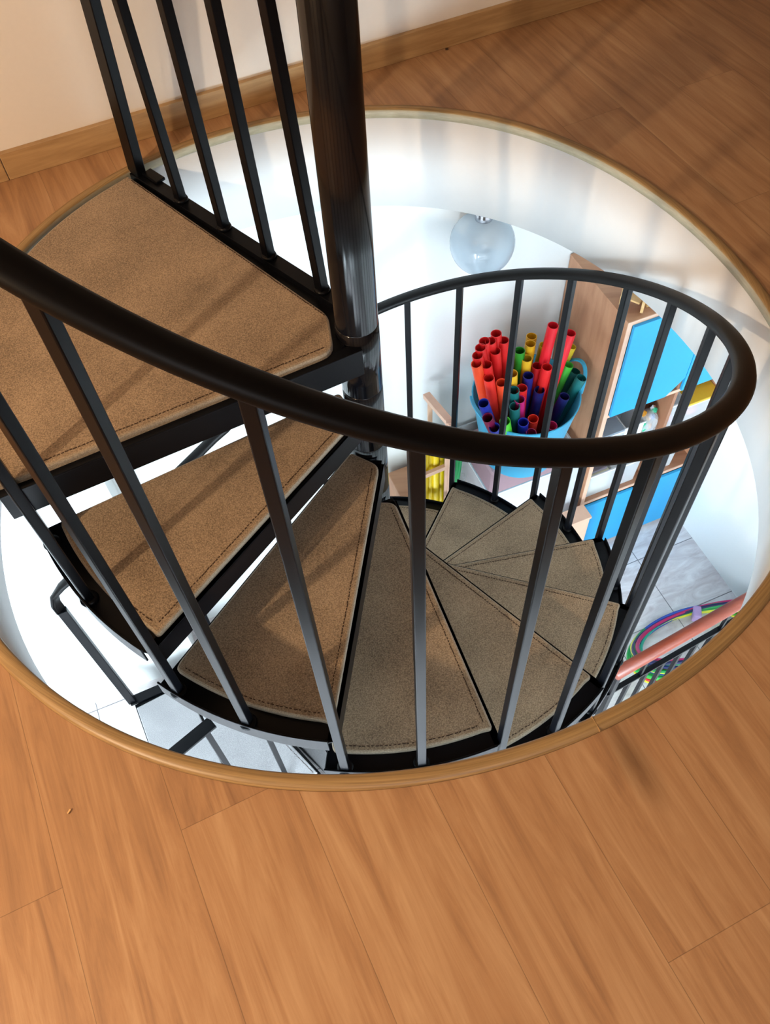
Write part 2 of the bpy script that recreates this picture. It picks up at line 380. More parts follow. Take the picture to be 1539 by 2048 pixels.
def stitches(line, z, bm, inset=.016):
    """short dashes along a polyline given in local 2D"""
    for (a, b) in zip(line[:-1], line[1:]):
        a = Vector(a); b = Vector(b); L = (b - a).length; d = (b - a).normalized(); t = .004
        while t < L - .004:
            c = a + d * t; w = .0035 * random.uniform(.6, 1.2); jit = random.uniform(-.0006, .0006)
            bx(bm, (c.x - d.y * jit, c.y + d.x * jit, z), w, .0011, .0012, Vector((d.x, d.y, 0)), Vector((-d.y, d.x, 0)))
            t += .0085
def place(bm, ang, z=0):
    bmesh.ops.rotate(bm, verts=bm.verts[:], cent=(0, 0, 0), matrix=Matrix.Rotation(R(ang), 3, 'Z'))
    bmesh.ops.translate(bm, verts=bm.verts[:], vec=(0, 0, z)); return bm

# pole
bm = nb(); prof = [(RP, FZ), (RP, 2.58)]
lathe(bm, prof, (0, 0, 0), 64, cap=True)
obj('center_pole', recalc(bm), M['pole'], ST, smooth=True)
bpy.data.objects['center_pole'].data.polygons.foreach_set('use_smooth', [len(p.vertices) == 4 for p in bpy.data.objects['center_pole'].data.polygons])

FO = (.748, -.006); FI = (.078, .036); BI = (.040, -.040); BO = (.642, -.378)
def tread(k, first=False):
    ang = PHI0 + k * TH; z = -k * HSTEP
    # sheet steel tray
    t = nb()
    outer = arc(.785, -30.2, -1.0)
    poly = [(.05, .04), (.05, -.055)] + outer + [(.78, .002)]
    prism(t, poly, -.018, -.013)
    # up-stand along the outer arc
    rr = []
    for a in [(-30.2 + 29.2 * i / 16) for i in range(17)]:
        rr.append([t.verts.new(pol(r_, a, z_)) for r_, z_ in ((.785, -.050), (.785, .004), (.7895, .004), (.7895, -.050))])
    for i in range(16):
        for j in range(4): t.faces.new((rr[i][j], rr[i][(j + 1) % 4], rr[i + 1][(j + 1) % 4], rr[i + 1][j]))
    t.faces.new(rr[0]); t.faces.new(rr[-1][::-1])
    # front fascia below the nosing, turned down from the tray
    d = (Vector(FO) - Vector(FI)); L = d.length; d.normalize(); nn = Vector((-d.y, d.x))
    mid = (Vector(FO) + Vector(FI)) / 2 + nn * .007 + d * .008
    bx(t, (mid.x, mid.y, -.046), L / 2 + .025, .0025, .033, Vector((d.x, d.y, 0)), Vector((nn.x, nn.y, 0)))
    mid2 = (Vector(FO) + Vector(FI)) / 2 + nn * .000 + d * .008
    bx(t, (mid2.x, mid2.y, -.0155), L / 2 + .025, .0095, .0025, Vector((d.x, d.y, 0)), Vector((nn.x, nn.y, 0)))
    # short back flange
    a_ = Vector((.06, -.055)); b_ = Vector(outer[0]); dd = (b_ - a_).normalized(); mm = (a_ + b_) / 2
    bx(t, (mm.x, mm.y, -.032), (b_ - a_).length / 2, .002, .014, Vector((dd.x, dd.y, 0)), Vector((-dd.y, dd.x, 0)))
    tr = obj('stair_tread', recalc(place(t, ang, z)), M['metal'], ST, bevel=.001)
    # sleeve round the pole
    s = nb(); lathe(s, [(RP - .0005, -.1845), (RP + .0010, -.1838), (RP + .0010, .0132), (RP - .0005, .0140)], (0, 0, 0), 48)
    for f in s.faces: f.smooth = True
    obj('hub_sleeve', recalc(place(s, ang, z)), M['pole'], tr)
    ar = arc(.743, -29.6, -2.2, 12); full = [FO, FI, BI] + ar
    pts = roundpoly(full, [.012, .02, .012, .03] + [0] * (len(ar) - 2) + [.012])
    obj('carpet_mat', place(mat_mesh(pts, -.012, .004), ang, z), M['carpet'], tr, 'brown carpet mat with pale bound edge', mats=[M['carpet'], M['carpet_edge']])
    q = nb(); dirn = (Vector(FO) - Vector(FI)).normalized(); n2 = Vector((-dirn.y, dirn.x))
    a = Vector(FI) - n2 * .016 + dirn * .012; b = Vector(FO) - n2 * .016 - dirn * .016
    stitches([tuple(a), tuple(b)], .0038, q)
    obj('stitching', place(q, ang, z), M['stitch'], tr); q = nb()
    stitches(arc(.729, -28, -2.4, 16), .0038, q)
    obj('stitching', place(q, ang, z), M['stitch'], tr)
    return tr
for k in range(1, 12): tread(k)

# top landing (flush with the upper floor)
t = nb()
bk0 = Vector((-.035, .062)); bk1 = Vector((-.555, .612))                    # back edge on the railing side
a0 = PHI0; front_o = rot((.80, 0), a0)
outer = [pol(rhole(a) - .010, a) for a in [132.5 + (207.3 - 132.5) * i / 24 for i in range(25)]]
fi = rot((.05, .05), a0)
poly = [(fi.x, fi.y)] + [(-.05, .02), (-.02, .075)] + [(p.x, p.y) for p in outer]
prism(t, poly, -.020, -.014)
fO = rot(FO, a0); fI = rot(FI, a0); d = (fO - fI).normalized(); nn = Vector((-d.y, d.x, 0))
mid = (fO + fI) / 2 + nn * .012; bx(t, (mid.x, mid.y, -.052), (fO - fI).length / 2 + .06, .0025, .038, d, nn)
mid = (fO + fI) / 2 + nn * .003; bx(t, (mid.x, mid.y, -.0155), (fO - fI).length / 2 + .06, .013, .0025, d, nn)
bd = (Vector((bk1.x, bk1.y, 0)) - Vector((bk0.x, bk0.y, 0))); bl = bd.length; bd.normalize(); bn = Vector((-bd.y, bd.x, 0))
if bn.dot(Vector((1, 1, 0))) < 0: bn = -bn
c_ = Vector((bk0.x, bk0.y, 0)) + bd * bl / 2 + bn * .014
bx(t, (c_.x, c_.y, -.021), bl / 2 + .01, .017, .021, bd, bn)               # angle iron that carries the balusters
LD = obj('landing_platform', recalc(t), M['metal'], ST, bevel=.001)
s = nb(); lathe(s, [(RP - .0005, -.1845), (RP + .0010, -.1838), (RP + .0010, .0132), (RP - .0005, .0140)], (0, 0, 0), 48)
for f in s.faces: f.smooth = True
obj('hub_sleeve', recalc(s), M['pole'], LD)
mo = [pol(rhole(a) - .016, a) for a in [133.2 + (206.2 - 133.2) * i / 24 for i in range(25)]]
pts = roundpoly([tuple(fO[:2]), tuple(fI[:2]), (-.058, .0), (-.062, .040)] + [(p.x, p.y) for p in mo], [.012, .03, .01, .02] + [0] * len(mo))
obj('carpet_mat', mat_mesh(pts, -.013, .004), M['carpet'], LD, 'brown carpet covering of the top landing', mats=[M['carpet'], M['carpet_edge']])
q = nb(); a = fI - nn * .016 + d * .015; b = fO - nn * .016 - d * .02
stitches([(a.x, a.y), (b.x, b.y)], .0038, q)
obj('stitching', q, M['stitch'], LD); q = nb()
pa = Vector((-.060, .045)) - Vector((bn.x, bn.y)) * .012; pb = Vector((-.545, .585)) - Vector((bn.x, bn.y)) * .010
stitches([tuple(pa), tuple(pb)], .0038, q)
obj('stitching', q, M['stitch'], LD)
_ = 0

# balusters of the flight
BW = .0098
def baluster(p, z0, z1, ang, w=BW, name='baluster', collar=True, par=ST):
    bm = nb(); ax = pol(1, ang); ay = pol(1, ang + 90)
    bx(bm, (p.x, p.y, (z0 + z1) / 2), w, w, (z1 - z0) / 2, ax, ay)
    b = obj(name, recalc(bm), M['metal'], par, bevel=.0022)
    if collar:
        bm = nb(); lathe(bm, [(.0105, 0), (.0185, 0), (.0195, .004), (.018, .010), (.0105, .011)], (p.x, p.y, z0), 24)
        obj('collar', recalc(bm), M['metal'], b, smooth=True)
    return b
RAILZ = lambda k: -k * HSTEP + HB + .020 * max(0, min(1.2, (2.7 - k) / 1.3))
for k in range(1, 12):
    # at the back corner of tread k, bolted to the front corner of tread k-1
    a = PHI0 + (k - 1) * TH + .4
    b = baluster(pol(RB, a), -k * HSTEP - .014, RAILZ(k - 1) + .006, a)
    if k > 1:
        bm = nb(); pc = pol(RB - .010, a - 1.9, -(k - 1) * HSTEP - .022)
        lathe(bm, [(.0001, -.016), (.007, -.016), (.007, .016), (.0001, .016)], pc, 12, axis=pol(1, a + 90)); obj('bolt', recalc(bm), M['bolt'], b)
    if k < 11:
        a = PHI0 + (k - .5) * TH - .4
        baluster(pol(RB, a), -k * HSTEP - .014, RAILZ(k - .5) + .006, a)
# handrail: rounded cap over a flat bar, following the helix, then straightening to the lower end post
def rail_prof(w=.0205, h=.021):
    top = [(-w, .005), (-w - .001, .010), (-w * .9, h * .82), (-w * .6, h), (0, h * 1.06), (w * .6, h), (w * .9, h * .82), (w + .001, .010), (w, .005)]
    return top[::-1] + [(-w * .72, .004), (-w * .72, -.002), (w * .72, -.002), (w * .72, .004)]
path = [pol(RR, PHI0 + k * TH, RAILZ(k)) for k in [(-.0 + i * .08) for i in range(0, 131)]]      # to k = 10.4
path += [Vector(p) for p in ((-.555, .585, -1.062), (-.64, .535, -1.11), (-.75, .468, -1.17), (-.88, .385, -1.24), (-1.0, .305, -1.30), (-1.09, .243, -1.345), (-1.155, .20, -1.375), (-1.187, .178, -1.405), (-1.198, .170, -1.45), (-1.198, .170, -1.50))]
bm = nb()
ups = [Vector((0, 0, 1))] * (len(path) - 4) + [Vector((-.35, .25, 1)), Vector((-1, .65, .8)), Vector((-1, .65, .15)), Vector((-1, .65, 0))]
sweep(bm, path, rail_prof(), ups=ups)
obj('handrail', recalc(bm), M['rail'], ST, smooth=True)
m = bpy.data.objects['handrail'].modifiers.new('e', 'EDGE_SPLIT'); m.split_angle = R(50)
# side railing of the top landing
feet = [(-.41, .49), (-.31, .36), (-.205, .24), (-.092, .103)]
la = math.degrees(math.atan2(bd.y, bd.x))
offb = Vector((feet[1][0], feet[1][1], 0)).dot(bn) + .008
def leaning(foot, px, w, w2, name, ztop=1.03):
    """square bar from its foot towards the point seen at the top edge of the photograph"""
    t_ = atn((px, 0), offb, bn); dr = (t_ - foot); dr = dr / dr.z; top = foot + dr * (ztop - foot.z); ax = dr.normalized(); sx = bn.cross(ax).normalized()
    bm = nb(); bx(bm, (foot + top) / 2, w, w2, (top - foot).length / 2, sx, ax.cross(sx), ax)
    b = obj(name, recalc(bm), M['metal'], ST, bevel=.0022)
    return b, top
tops = []
for f, px in zip(feet, (238, 327, 424, 532)):
    F0 = Vector((f[0], f[1], 0)); F0 += bn * (offb - F0.dot(bn)); b_, tp_ = leaning(F0, px, .0115, .0115, 'baluster'); tops.append(tp_)
    bm = nb(); lathe(bm, [(.0105, 0), (.0175, 0), (.0185, .004), (.017, .009), (.0105, .010)], F0, 24); obj('collar', recalc(bm), M['metal'], b_, smooth=True)
F0 = Vector((-.528, .622, 0)); F0 += bn * (offb - F0.dot(bn)); pp, ptop = leaning(F0, 180, .021, .013, 'post')
bm = nb(); bx(bm, (-.50 + bn.x * .010, .59 + bn.y * .01 - .012, .004), .03, .014, .004, bd, bn); obj('foot_bracket', recalc(bm), M['metal'], pp, bevel=.002)
bm = nb(); sweep(bm, [tops[-1] + (tops[-1] - tops[0]).normalized() * .09, tops[1], ptop + (ptop - tops[0]).normalized() * .03], rail_prof()); obj('landing_handrail', recalc(bm), M['rail'], ST)

# lower landing and its end post
bm = nb()
L1 = [(-1.185, .150), (-.98, .245), (-.60, .385), (-.50, .275), (-.545, .06), (-.475, -.055), (-.333, -.228), (-.44, -.32), (-.74, -.42), (-.97, -.42), (-1.10, -.05)]
prism(bm, L1, -2.60, -2.412)
LL = obj('lower_landing', recalc(bm), M['metal'], ST)
G1 = [(-1.172, .132), (-.985, .222), (-.895, .105), (-.77, -.150), (-.66, -.40), (-.965, -.41), (-1.10, -.04)]
M['carpet_grey'] = carpet('grey_carpet', (150, 148, 150), (186, 184, 186))
obj('carpet_mat', mat_mesh(G1, -2.412, -2.400), M['carpet_grey'], LL, 'grey carpet mat on the left half of the lower landing')
G2 = [(-.882, .105), (-.62, .33), (-.55, .27), (-.56, .062), (-.49, -.062), (-.348, -.226), (-.44, -.30), (-.645, -.40), (-.76, -.150)]
obj('carpet_mat', mat_mesh(G2, -2.412, -2.398), M['carpet_grey'], LL, 'rumpled grey carpet mat on the right half of the lower landing')
q = nb(); stitches([(-.500, -.075), (-.362, -.230)], -2.398, q)
obj('stitching', q, M['stitch'], LL)
bm = nb(); prism(bm, [(-.475, .05), (-.30, -.04), (-.225, -.12), (-.30, -.205), (-.455, -.04)], -2.60, -2.585)
lt = obj('stair_tread', recalc(bm), M['metal'], ST)
obj('carpet_mat', mat_mesh([(-.46, .045), (-.36, -.005), (-.30, -.125), (-.335, -.168), (-.452, -.03)], -2.585, -2.57), M['carpet_grey'], lt, 'grey carpet mat')
baluster(Vector((-.275, -.135, 0)), -2.585, -1.95, 30, w=.010)
# end post, bottom bar and the balusters of the end panel
bm = nb(); bx(bm, (-1.198, .170, -1.95), .018, .014, .46, E1, N1); obj('post', recalc(bm), M['metal'], ST, bevel=.003)
bm = nb(); bx(bm, (-1.035, .232, -2.405), .185, .022, .007, Vector((.93, .36, 0)).normalized(), Vector((-.36, .93, 0)).normalized()); obj('bottom_bar', recalc(bm), M['metal'], ST, bevel=.002)
for x, y, zt in ((-1.015, .262, -1.30), (-.80, .40, -1.20)): baluster(Vector((x, y, 0)), -2.41, zt, 20, w=.010, collar=False)

# short guard rail whose end shows over the lower landing
GR = thing('landing_guard_rail', 'dark flat-topped guard rail with one cut end above the grey lower landing', 'railing', (-.6, -.35, -2.4))
def par_local(o, root): o.location = -root.location
a = atz((425, 1444), -1.45); b = atz((333, 1520), -1.45); b = a + (b - a) * 2.0
bm = nb(); dd = (b - a).normalized(); sd = Vector((-dd.y, dd.x, 0)); mid = (a + b) / 2
bx(bm, mid, (b - a).length / 2, .023, .007, dd, sd); o = obj('handrail', recalc(bm), M['metal'], GR, bevel=.002); par_local(o, GR)
for t_ in (.035, .16, .28):
    p_ = a + dd * t_; bm = nb(); bx(bm, (p_.x, p_.y, (-2.4 - 1.457) / 2), .010, .010, (2.4 - 1.457) / 2, dd, sd)
    o = obj('baluster', recalc(bm), M['metal'], GR, bevel=.001); par_local(o, GR)
p_ = atz((548, 1500), -2.0); baluster(p_, -2.4, -1.2, 30, w=.010, collar=False)

# ---------------------------------------------------------------- guard rail of the lower room
GD = thing('guard_railing', 'black baluster guard railing with red-brown wooden handrail beside the coloured hoops', 'railing', sn(1.28, -.44, FZ))
def gpart(name, bm, mat, label=None, **k):
    o = obj(name, recalc(bm), mat, GD, label, **k); o.location = -GD.location; return o
g0, g1 = .70, 1.85; gn = lambda s: -.458 + (s - .7) * .10
A = sn(g0, gn(g0), -1.60); B = sn(g1, gn(g1), -1.60)
bm = nb(); tube(bm, [A, B], .0235, 20); o = gpart('wooden_handrail', bm, M['redwood'], 'red-brown round wooden handrail', smooth=True)
gd = (B - A).normalized(); gs = Vector((-gd.y, gd.x, 0))
bm = nb(); bx(bm, (A + B) / 2 + Vector((0, 0, -.19)), (B - A).length / 2, .010, .006, gd, gs); gpart('top_bar', bm, M['metal'], bevel=.001)
bm = nb(); bx(bm, (A + B) / 2 + Vector((0, 0, -.93)), (B - A).length / 2, .014, .006, gd, gs); gpart('bottom_bar', bm, M['metal'], bevel=.001)
nbal = 15
for i in range(nbal):
    p_ = A + gd * (.03 + i * .082); bm = nb(); bx(bm, (p_.x, p_.y, (-1.796 - 2.535) / 2), .0075, .0075, (2.535 - 1.796) / 2, gd, gs); gpart('baluster', bm, M['metal'], bevel=.001)
for s_ in (g0 + .16, g0 + .55, g0 + .95):
    p_ = A + gd * (s_ - g0); bm = nb(); bx(bm, (p_.x, p_.y, -1.705), .006, .006, .085, gd, gs); gpart('bracket', bm, M['metal'])
for s_ in (.02, (B - A).length - .02):
    p_ = A + gd * s_; bm = nb(); bx(bm, (p_.x, p_.y, -2.105), .012, .012, .495, gd, gs); gpart('post', bm, M['metal'], bevel=.002)

# hoops stacked against the guard
hcols = [('red', (206, 30, 50)), ('green', (20, 150, 70)), ('yellow', (226, 214, 30)), ('blue', (24, 84, 180)), ('green', (26, 170, 90)), ('green', (30, 160, 80)), ('green', (90, 190, 60)), ('yellow', (216, 220, 60)),
         ('blue', (30, 70, 170)), ('green', (16, 130, 60)), ('red', (214, 50, 50)), ('teal', (20, 170, 140)), ('blue', (20, 60, 140)), ('magenta', (190, 20, 100)), ('navy', (30, 36, 90)), ('green', (30, 160, 60)), ('yellow', (230, 220, 60)), ('magenta', (200, 24, 90))]
hcols = hcols[:12] + [('green', (24, 150, 70)), ('yellow', (236, 226, 60)), ('blue', (30, 90, 190)), ('green', (60, 190, 90)), ('blue', (30, 50, 150)), ('green', (20, 120, 60)), ('red', (214, 40, 60)), ('yellow', (220, 214, 50)), ('green', (40, 180, 80)), ('yellow', (230, 224, 70)), ('red', (210, 40, 44)), ('green', (20, 140, 66)), ('blue', (36, 96, 200)), ('green', (120, 200, 60))] + hcols[12:]
hcols = [c for c in hcols if c[0] not in ('magenta', 'navy', 'red', 'pink')][:20] + [('red', (206, 30, 50)), ('red', (214, 44, 50)), ('teal', (20, 120, 120)), ('navy', (26, 32, 80)), ('blue', (20, 60, 150)), ('blue', (36, 80, 180)), ('navy', (30, 36, 96)), ('magenta', (196, 24, 96))]
random.seed(11)
nh = len(hcols)
for i, (cn, rgb) in enumerate(hcols):
    lift = i / (nh - 1)
    rad = .322 + random.uniform(-.014, .014)
    tilt = R(8 + 40 * (i * 7 % nh) / nh)
    low = sn(1.475 + random.uniform(-.025, .025), -.02 + random.uniform(-.02, .0), FZ + .012 + lift * .03)   # far edge on the floor
    ax_s = E1; ax_t = -N1 * math.cos(tilt) + Vector((0, 0, math.sin(tilt)))
    yaw = random.uniform(-.1, .1)
    cc = low + ax_t * rad
    pth = [cc + ax_s * rad * math.cos(t) * 1.0 + ax_t * rad * math.sin(t) for t in [2 * math.pi * j / 56 for j in range(56)]]
    # keep hoops on the far side of the guard
    mn = min((q.dot(N1)) for q in pth)
    sh = max(0, -.395 - mn + 0)
    pth = [q + N1 * sh * .0 for q in pth]
    if mn < -.40:
        f_ = (.0 + (-.02 + .40)) / (-.02 - mn)
        base_n = low.dot(N1)
        pth = [q + N1 * ((q.dot(N1) - base_n) * (f_ - 1)) for q in pth]
    bm = nb(); tube(bm, pth, .0090, 8, closed=True)
    pos = ('lowest of the stack' if i == 0 else 'topmost of the stack' if i == nh - 1 else 'in the leaning stack')
    same = [c for c, _ in hcols].count(cn)
    lab = '%s plastic hoop %s behind the wooden handrail' % (cn, pos)
    o = obj('hula_hoop', recalc(bm), plastic('hoop_' + cn + '_%d' % rgb[0], rgb), None, lab, 'hoop', cn + ' hoops leaning by the guard railing' if same > 1 else None, smooth=True)
    hoop_last = pth
tp = hoop_last[44 % 56]
p1 = sn(1.60, -.070, FZ + .045); tg = (E1 * .84 - N1 * .54).normalized(); ou = Vector((-tg.y, tg.x, 0))
bm = nb(); bx(bm, p1, .020, .032, .030, tg, ou)
obj('tie_band', recalc(bm), plastic('lilac_fabric', (190, 160, 206), .8), None, 'pale lilac band tied round the bundle of hoops', 'tie', bevel=.008)

# ---------------------------------------------------------------- cabinet in the lower room
CB = thing('storage_cabinet', 'tall beech cabinet with sky-blue doors and open middle shelves', 'cabinet', sn(1.53, .72, FZ))
def cpart(name, bm, mat, label=None, parent=None, **k):
    o = obj(name, recalc(bm), mat, parent or CB, label, **k)
    if not parent: o.location = -CB.location
    return o
c0, c1, n0, n1, ct = 1.205, 1.855, .505, .925, -.935
th_ = .020
bm = nb(); snbox(bm, c0, c0 + th_, n0 + .003, n1, FZ, ct); cpart('side_panel', bm, M['beech'], 'beech side panel')
bm = nb(); snbox(bm, c1 - th_, c1, n0 + .003, n1, FZ, ct); cpart('side_panel', bm, M['beech'])
bm = nb(); snbox(bm, c0 + th_, c1 - th_, n0 + .003, n1, ct - th_, ct); cpart('top_panel', bm, M['beech'], 'beech top panel')
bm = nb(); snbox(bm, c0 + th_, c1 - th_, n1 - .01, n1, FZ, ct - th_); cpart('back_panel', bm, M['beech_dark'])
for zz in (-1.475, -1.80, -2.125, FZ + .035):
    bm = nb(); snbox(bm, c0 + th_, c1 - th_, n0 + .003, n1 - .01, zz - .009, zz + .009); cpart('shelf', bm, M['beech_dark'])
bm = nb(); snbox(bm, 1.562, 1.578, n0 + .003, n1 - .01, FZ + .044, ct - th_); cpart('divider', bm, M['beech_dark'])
bm = nb()
snbox(bm, c0, c0 + th_, n0, n0 + .003, FZ, ct); snbox(bm, c1 - th_, c1, n0, n0 + .003, FZ, ct); snbox(bm, c0 + th_, c1 - th_, n0, n0 + .003, ct - th_, ct)
for zz in (-1.475, -1.80, -2.125, FZ + .035): snbox(bm, c0 + th_, c1 - th_, n0 - .0005, n0 + .003, zz - .009, zz + .009)
cpart('edge_band', bm, M['beech_edge'], 'pale pinkish edge band')
def door(s0, s1, z0, z1, notch, name='door'):
    """blue door leaf, one corner cut off as a finger grip"""
    pts = [(s0, z0), (s1, z0), (s1, z1), (s0, z1)]
    if notch == 'br': pts = [(s0, z0), (s1 - .075, z0), (s1, z0 + .085), (s1, z1), (s0, z1)]
    if notch == 'tr': pts = [(s0, z0), (s1, z0), (s1, z1 - .075), (s1 - .075, z1), (s0, z1)]
    if notch == 'bl': pts = [(s0, z0 + .085), (s0 + .045, z0), (s1, z0), (s1, z1), (s0, z1)]
    bm = nb(); fr = [bm.verts.new(sn(s, n0 - .014, z)) for s, z in pts]; bk = [bm.verts.new(sn(s, n0 + .0025 - .003, z)) for s, z in pts]
    bm.faces.new(fr); bm.faces.new(bk[::-1])
    for i in range(len(pts)): bm.faces.new((fr[i], bk[i], bk[(i + 1) % len(pts)], fr[(i + 1) % len(pts)]))
    cpart(name, bm, M['blue'], 'sky-blue door with a cut corner', bevel=.001)
door(c0 + th_ + .002, 1.568, -1.465, ct - .018, 'br')
door(1.572, c1 - .018, -1.465, ct - .018, None)
door(c0 + th_ + .002, 1.568, FZ + .03, -2.140, 'tr')
door(1.572, c1 - .018, FZ + .03, -2.140, None)

# things on the shelves
def bin_box(s0, s1, n_0, n_1, z0, z1, label, lid=None, mat='clear', content=None, cat='box', group=None, name='storage_box'):
    t = thing(name, label, cat, sn((s0 + s1) / 2, (n_0 + n_1) / 2, z0), group)
    w = .003; ta = .94
    bm = nb(); cs, cn_ = (s0 + s1) / 2, (n_0 + n_1) / 2; hs, hn = (s1 - s0) / 2, (n_1 - n_0) / 2
    def ringp(f, z, ins=0):
        return [bm.verts.new(sn(cs + x * (hs * f - ins), cn_ + y * (hn * f - ins), z)) for x, y in ((-1, -1), (1, -1), (1, 1), (-1, 1))]
    rs = [ringp(ta, z0), ringp(1, z1), ringp(1, z1, w), ringp(ta, z0 + w, w)]
    for a in range(3):
        for i in range(4): bm.faces.new((rs[a][i], rs[a][(i + 1) % 4], rs[a + 1][(i + 1) % 4], rs[a + 1][i]))
    bm.faces.new(rs[0][::-1]); bm.faces.new(rs[3])
    o = obj('box_body', recalc(bm), M[mat], t); o.location = -t.location
    bm = nb()
    for x0_, x1_, y0_, y1_ in ((s0 - .004, s1 + .004, n_0 - .004, n_0 + .003), (s0 - .004, s1 + .004, n_1 - .003, n_1 + .004), (s0 - .004, s0 + .003, n_0, n_1), (s1 - .003, s1 + .004, n_0, n_1)):
        snbox(bm, x0_, x1_, y0_, y1_, z1 - .008, z1)
    o = obj('rim', recalc(bm), M['milky'], t); o.location = -t.location
    if lid:
        bm = nb(); snbox(bm, s0 - .006, s1 + .006, n_0 - .006, n_1 + .006, z1, z1 + .014); o = obj('lid', recalc(bm), lid, t, bevel=.003); o.location = -t.location
    return t
def ball(name, c, r, mat, label, cat, sq=1, group=None):
    bm = nb(); bmesh.ops.create_icosphere(bm, subdivisions=3, radius=r)
    for v in bm.verts: v.co.z *= sq; v.co += Vector((math.sin(v.co.x * 60), math.cos(v.co.y * 50), 0)) * r * .04
    bmesh.ops.translate(bm, verts=bm.verts[:], vec=c)
    return obj(name, bm, mat, None, label, cat, group, smooth=True)
Y = plastic('mustard_yellow_plastic', (222, 186, 60)); PK = plastic('pink_plastic', (232, 90, 130)); CR = plastic('cream_paper', (232, 226, 196), .8)
bin_box(1.245, 1.335, .51, .66, -1.79, -1.63, 'small clear box with grey lid on the upper shelf beside the cabinet side', plastic('smoky_lid', (150, 162, 176), .3, .7))
bin_box(1.35, 1.445, .51, .66, -1.79, -1.62, 'plain milky box on the upper shelf, second from the cabinet side', None, 'milky')
ball('yellow_toy', sn(1.29, .64, -1.755), .032, Y, 'yellow toy inside the small lidded clear box', 'toy', .9)
ball('pink_toy', sn(1.75, .58, -1.74), .042, plastic('soft_pink', (236, 130, 160)), 'soft pink toy in the box with the mustard-yellow lid', 'toy')
# bag of glittering odds and ends
BG = thing('craft_bag', 'clear bag of glittering coloured bits in the middle of the upper shelf', 'bag', sn(1.505, .56, -1.79))
bm = nb(); bmesh.ops.create_icosphere(bm, subdivisions=3, radius=.05)
for v in bm.verts: v.co.z *= 1.5; v.co *= 1 + .08 * math.sin(v.co.x * 130) * math.cos(v.co.z * 90)
o = obj('bag_skin', bm, M['clear'], BG, 'clear crinkled bag'); o.location = (0, 0, .078)
for i in range(20):
    bm = nb(); bmesh.ops.create_icosphere(bm, subdivisions=1, radius=random.uniform(.011, .020))
    o = obj('bead', bm, [M['chrome'], plastic('bead_blue', (30, 110, 180)), plastic('bead_orange', (236, 160, 40)), plastic('bead_green', (40, 170, 130)), M['chrome']][i % 5], BG)
    o.location = (random.uniform(-.03, .03), random.uniform(-.03, .03), .02 + i * .0068)
bin_box(1.585, 1.655, .52, .80, -1.79, -1.60, 'clear box holding pink things behind a yellow tray on the upper shelf')
ball('pink_toy', sn(1.62, .57, -1.745), .030, PK, 'round pink toy in the clear box on the upper shelf', 'toy')
bin_box(1.668, 1.828, .51, .70, -1.79, -1.63, 'clear box closed with a mustard-yellow lid at the right end of the upper shelf', Y)
bin_box(1.24, 1.385, .52, .84, -2.115, -1.93, 'wide milky box of cream papers on the lowest open shelf next to the side panel', None, 'clear')
bm = nb(); snbox(bm, 1.258, 1.368, .54, .82, -2.110, -1.985); obj('paper_stack', recalc(bm), CR, None, 'stack of cream papers standing in the wide milky box', 'paper', bevel=.003)
bm = nb(); snbox(bm, 1.262, 1.36, .56, .76, -1.983, -1.965); obj('cloth_pouch', recalc(bm), plastic('grey_cloth', (140, 130, 140), .8), None, 'flat grey pouch lying on the cream papers', 'pouch', bevel=.006)
bin_box(1.415, 1.51, .52, .80, -2.115, -1.94, 'clear box with pink balls on the lowest open shelf left of the divider')
ball('pink_ball', sn(1.44, .565, -2.075), .030, PK, 'glossy pink ball at the front of the clear box left of the divider', 'ball')
ball('pink_ball', sn(1.485, .615, -2.06), .026, plastic('pale_pink', (240, 170, 190)), 'pale pink ball behind the glossy pink one', 'ball')
bin_box(1.60, 1.72, .52, .80, -2.115, -1.93, 'clear box of pink and white bits on the lowest open shelf right of the divider', M['milky'])
ball('pink_toy', sn(1.64, .57, -2.065), .032, plastic('soft_pink', (236, 130, 160)), 'soft pink toy in the lidded box right of the divider', 'toy')
# small wooden toy on top of the cabinet
TY = thing('wooden_toy', 'pale plywood toy with round ends standing on top of the cabinet', 'toy', sn(1.29, .57, ct))
for s_, n_ in ((1.240, .615), (1.285, .545)):
    bm = nb(); lathe(bm, [(.0001, -.005), (.050, -.005), (.050, .005), (.0001, .005)], sn(s_, n_, ct + .051), 28, axis=E1 * .75 - N1 * .66)
    o = obj('disc', recalc(bm), M['ply'], TY); o.location = -TY.location
bm = nb(); c_ = sn(1.262, .580, ct + .05); dz_ = (sn(1.285, .545) - sn(1.240, .615)).normalized(); bx(bm, c_, .036, .030, .004, dz_, Vector((-dz_.y, dz_.x, 0))); o = obj('board', recalc(bm), M['ply'], TY); o.location = -TY.location
bm = nb(); snbox(bm, 1.305, 1.40, .545, .60, ct + .001, ct + .014); obj('wooden_block', recalc(bm), M['ply'], None, 'flat pale wooden block lying on the cabinet top beside the toy', 'block', bevel=.002)

# low wooden box and panel beside the cabinet
LB = thing('wooden_stool', 'low pale wooden box unit standing between the storage boxes and the tall cabinet', 'stool', sn(1.11, .42, FZ))
for (a_, b_, c2, d2, e2, f2, nm) in ((1.06, 1.19, .40, .47, FZ, -2.08, 'box_body'), (1.055, 1.195, .395, .475, -2.08, -2.065, 'top')):
    bm = nb(); snbox(bm, a_, b_, c2, d2, e2, f2); o = obj(nm, recalc(bm), M['beech_edge'], LB, bevel=.002); o.location = -LB.location

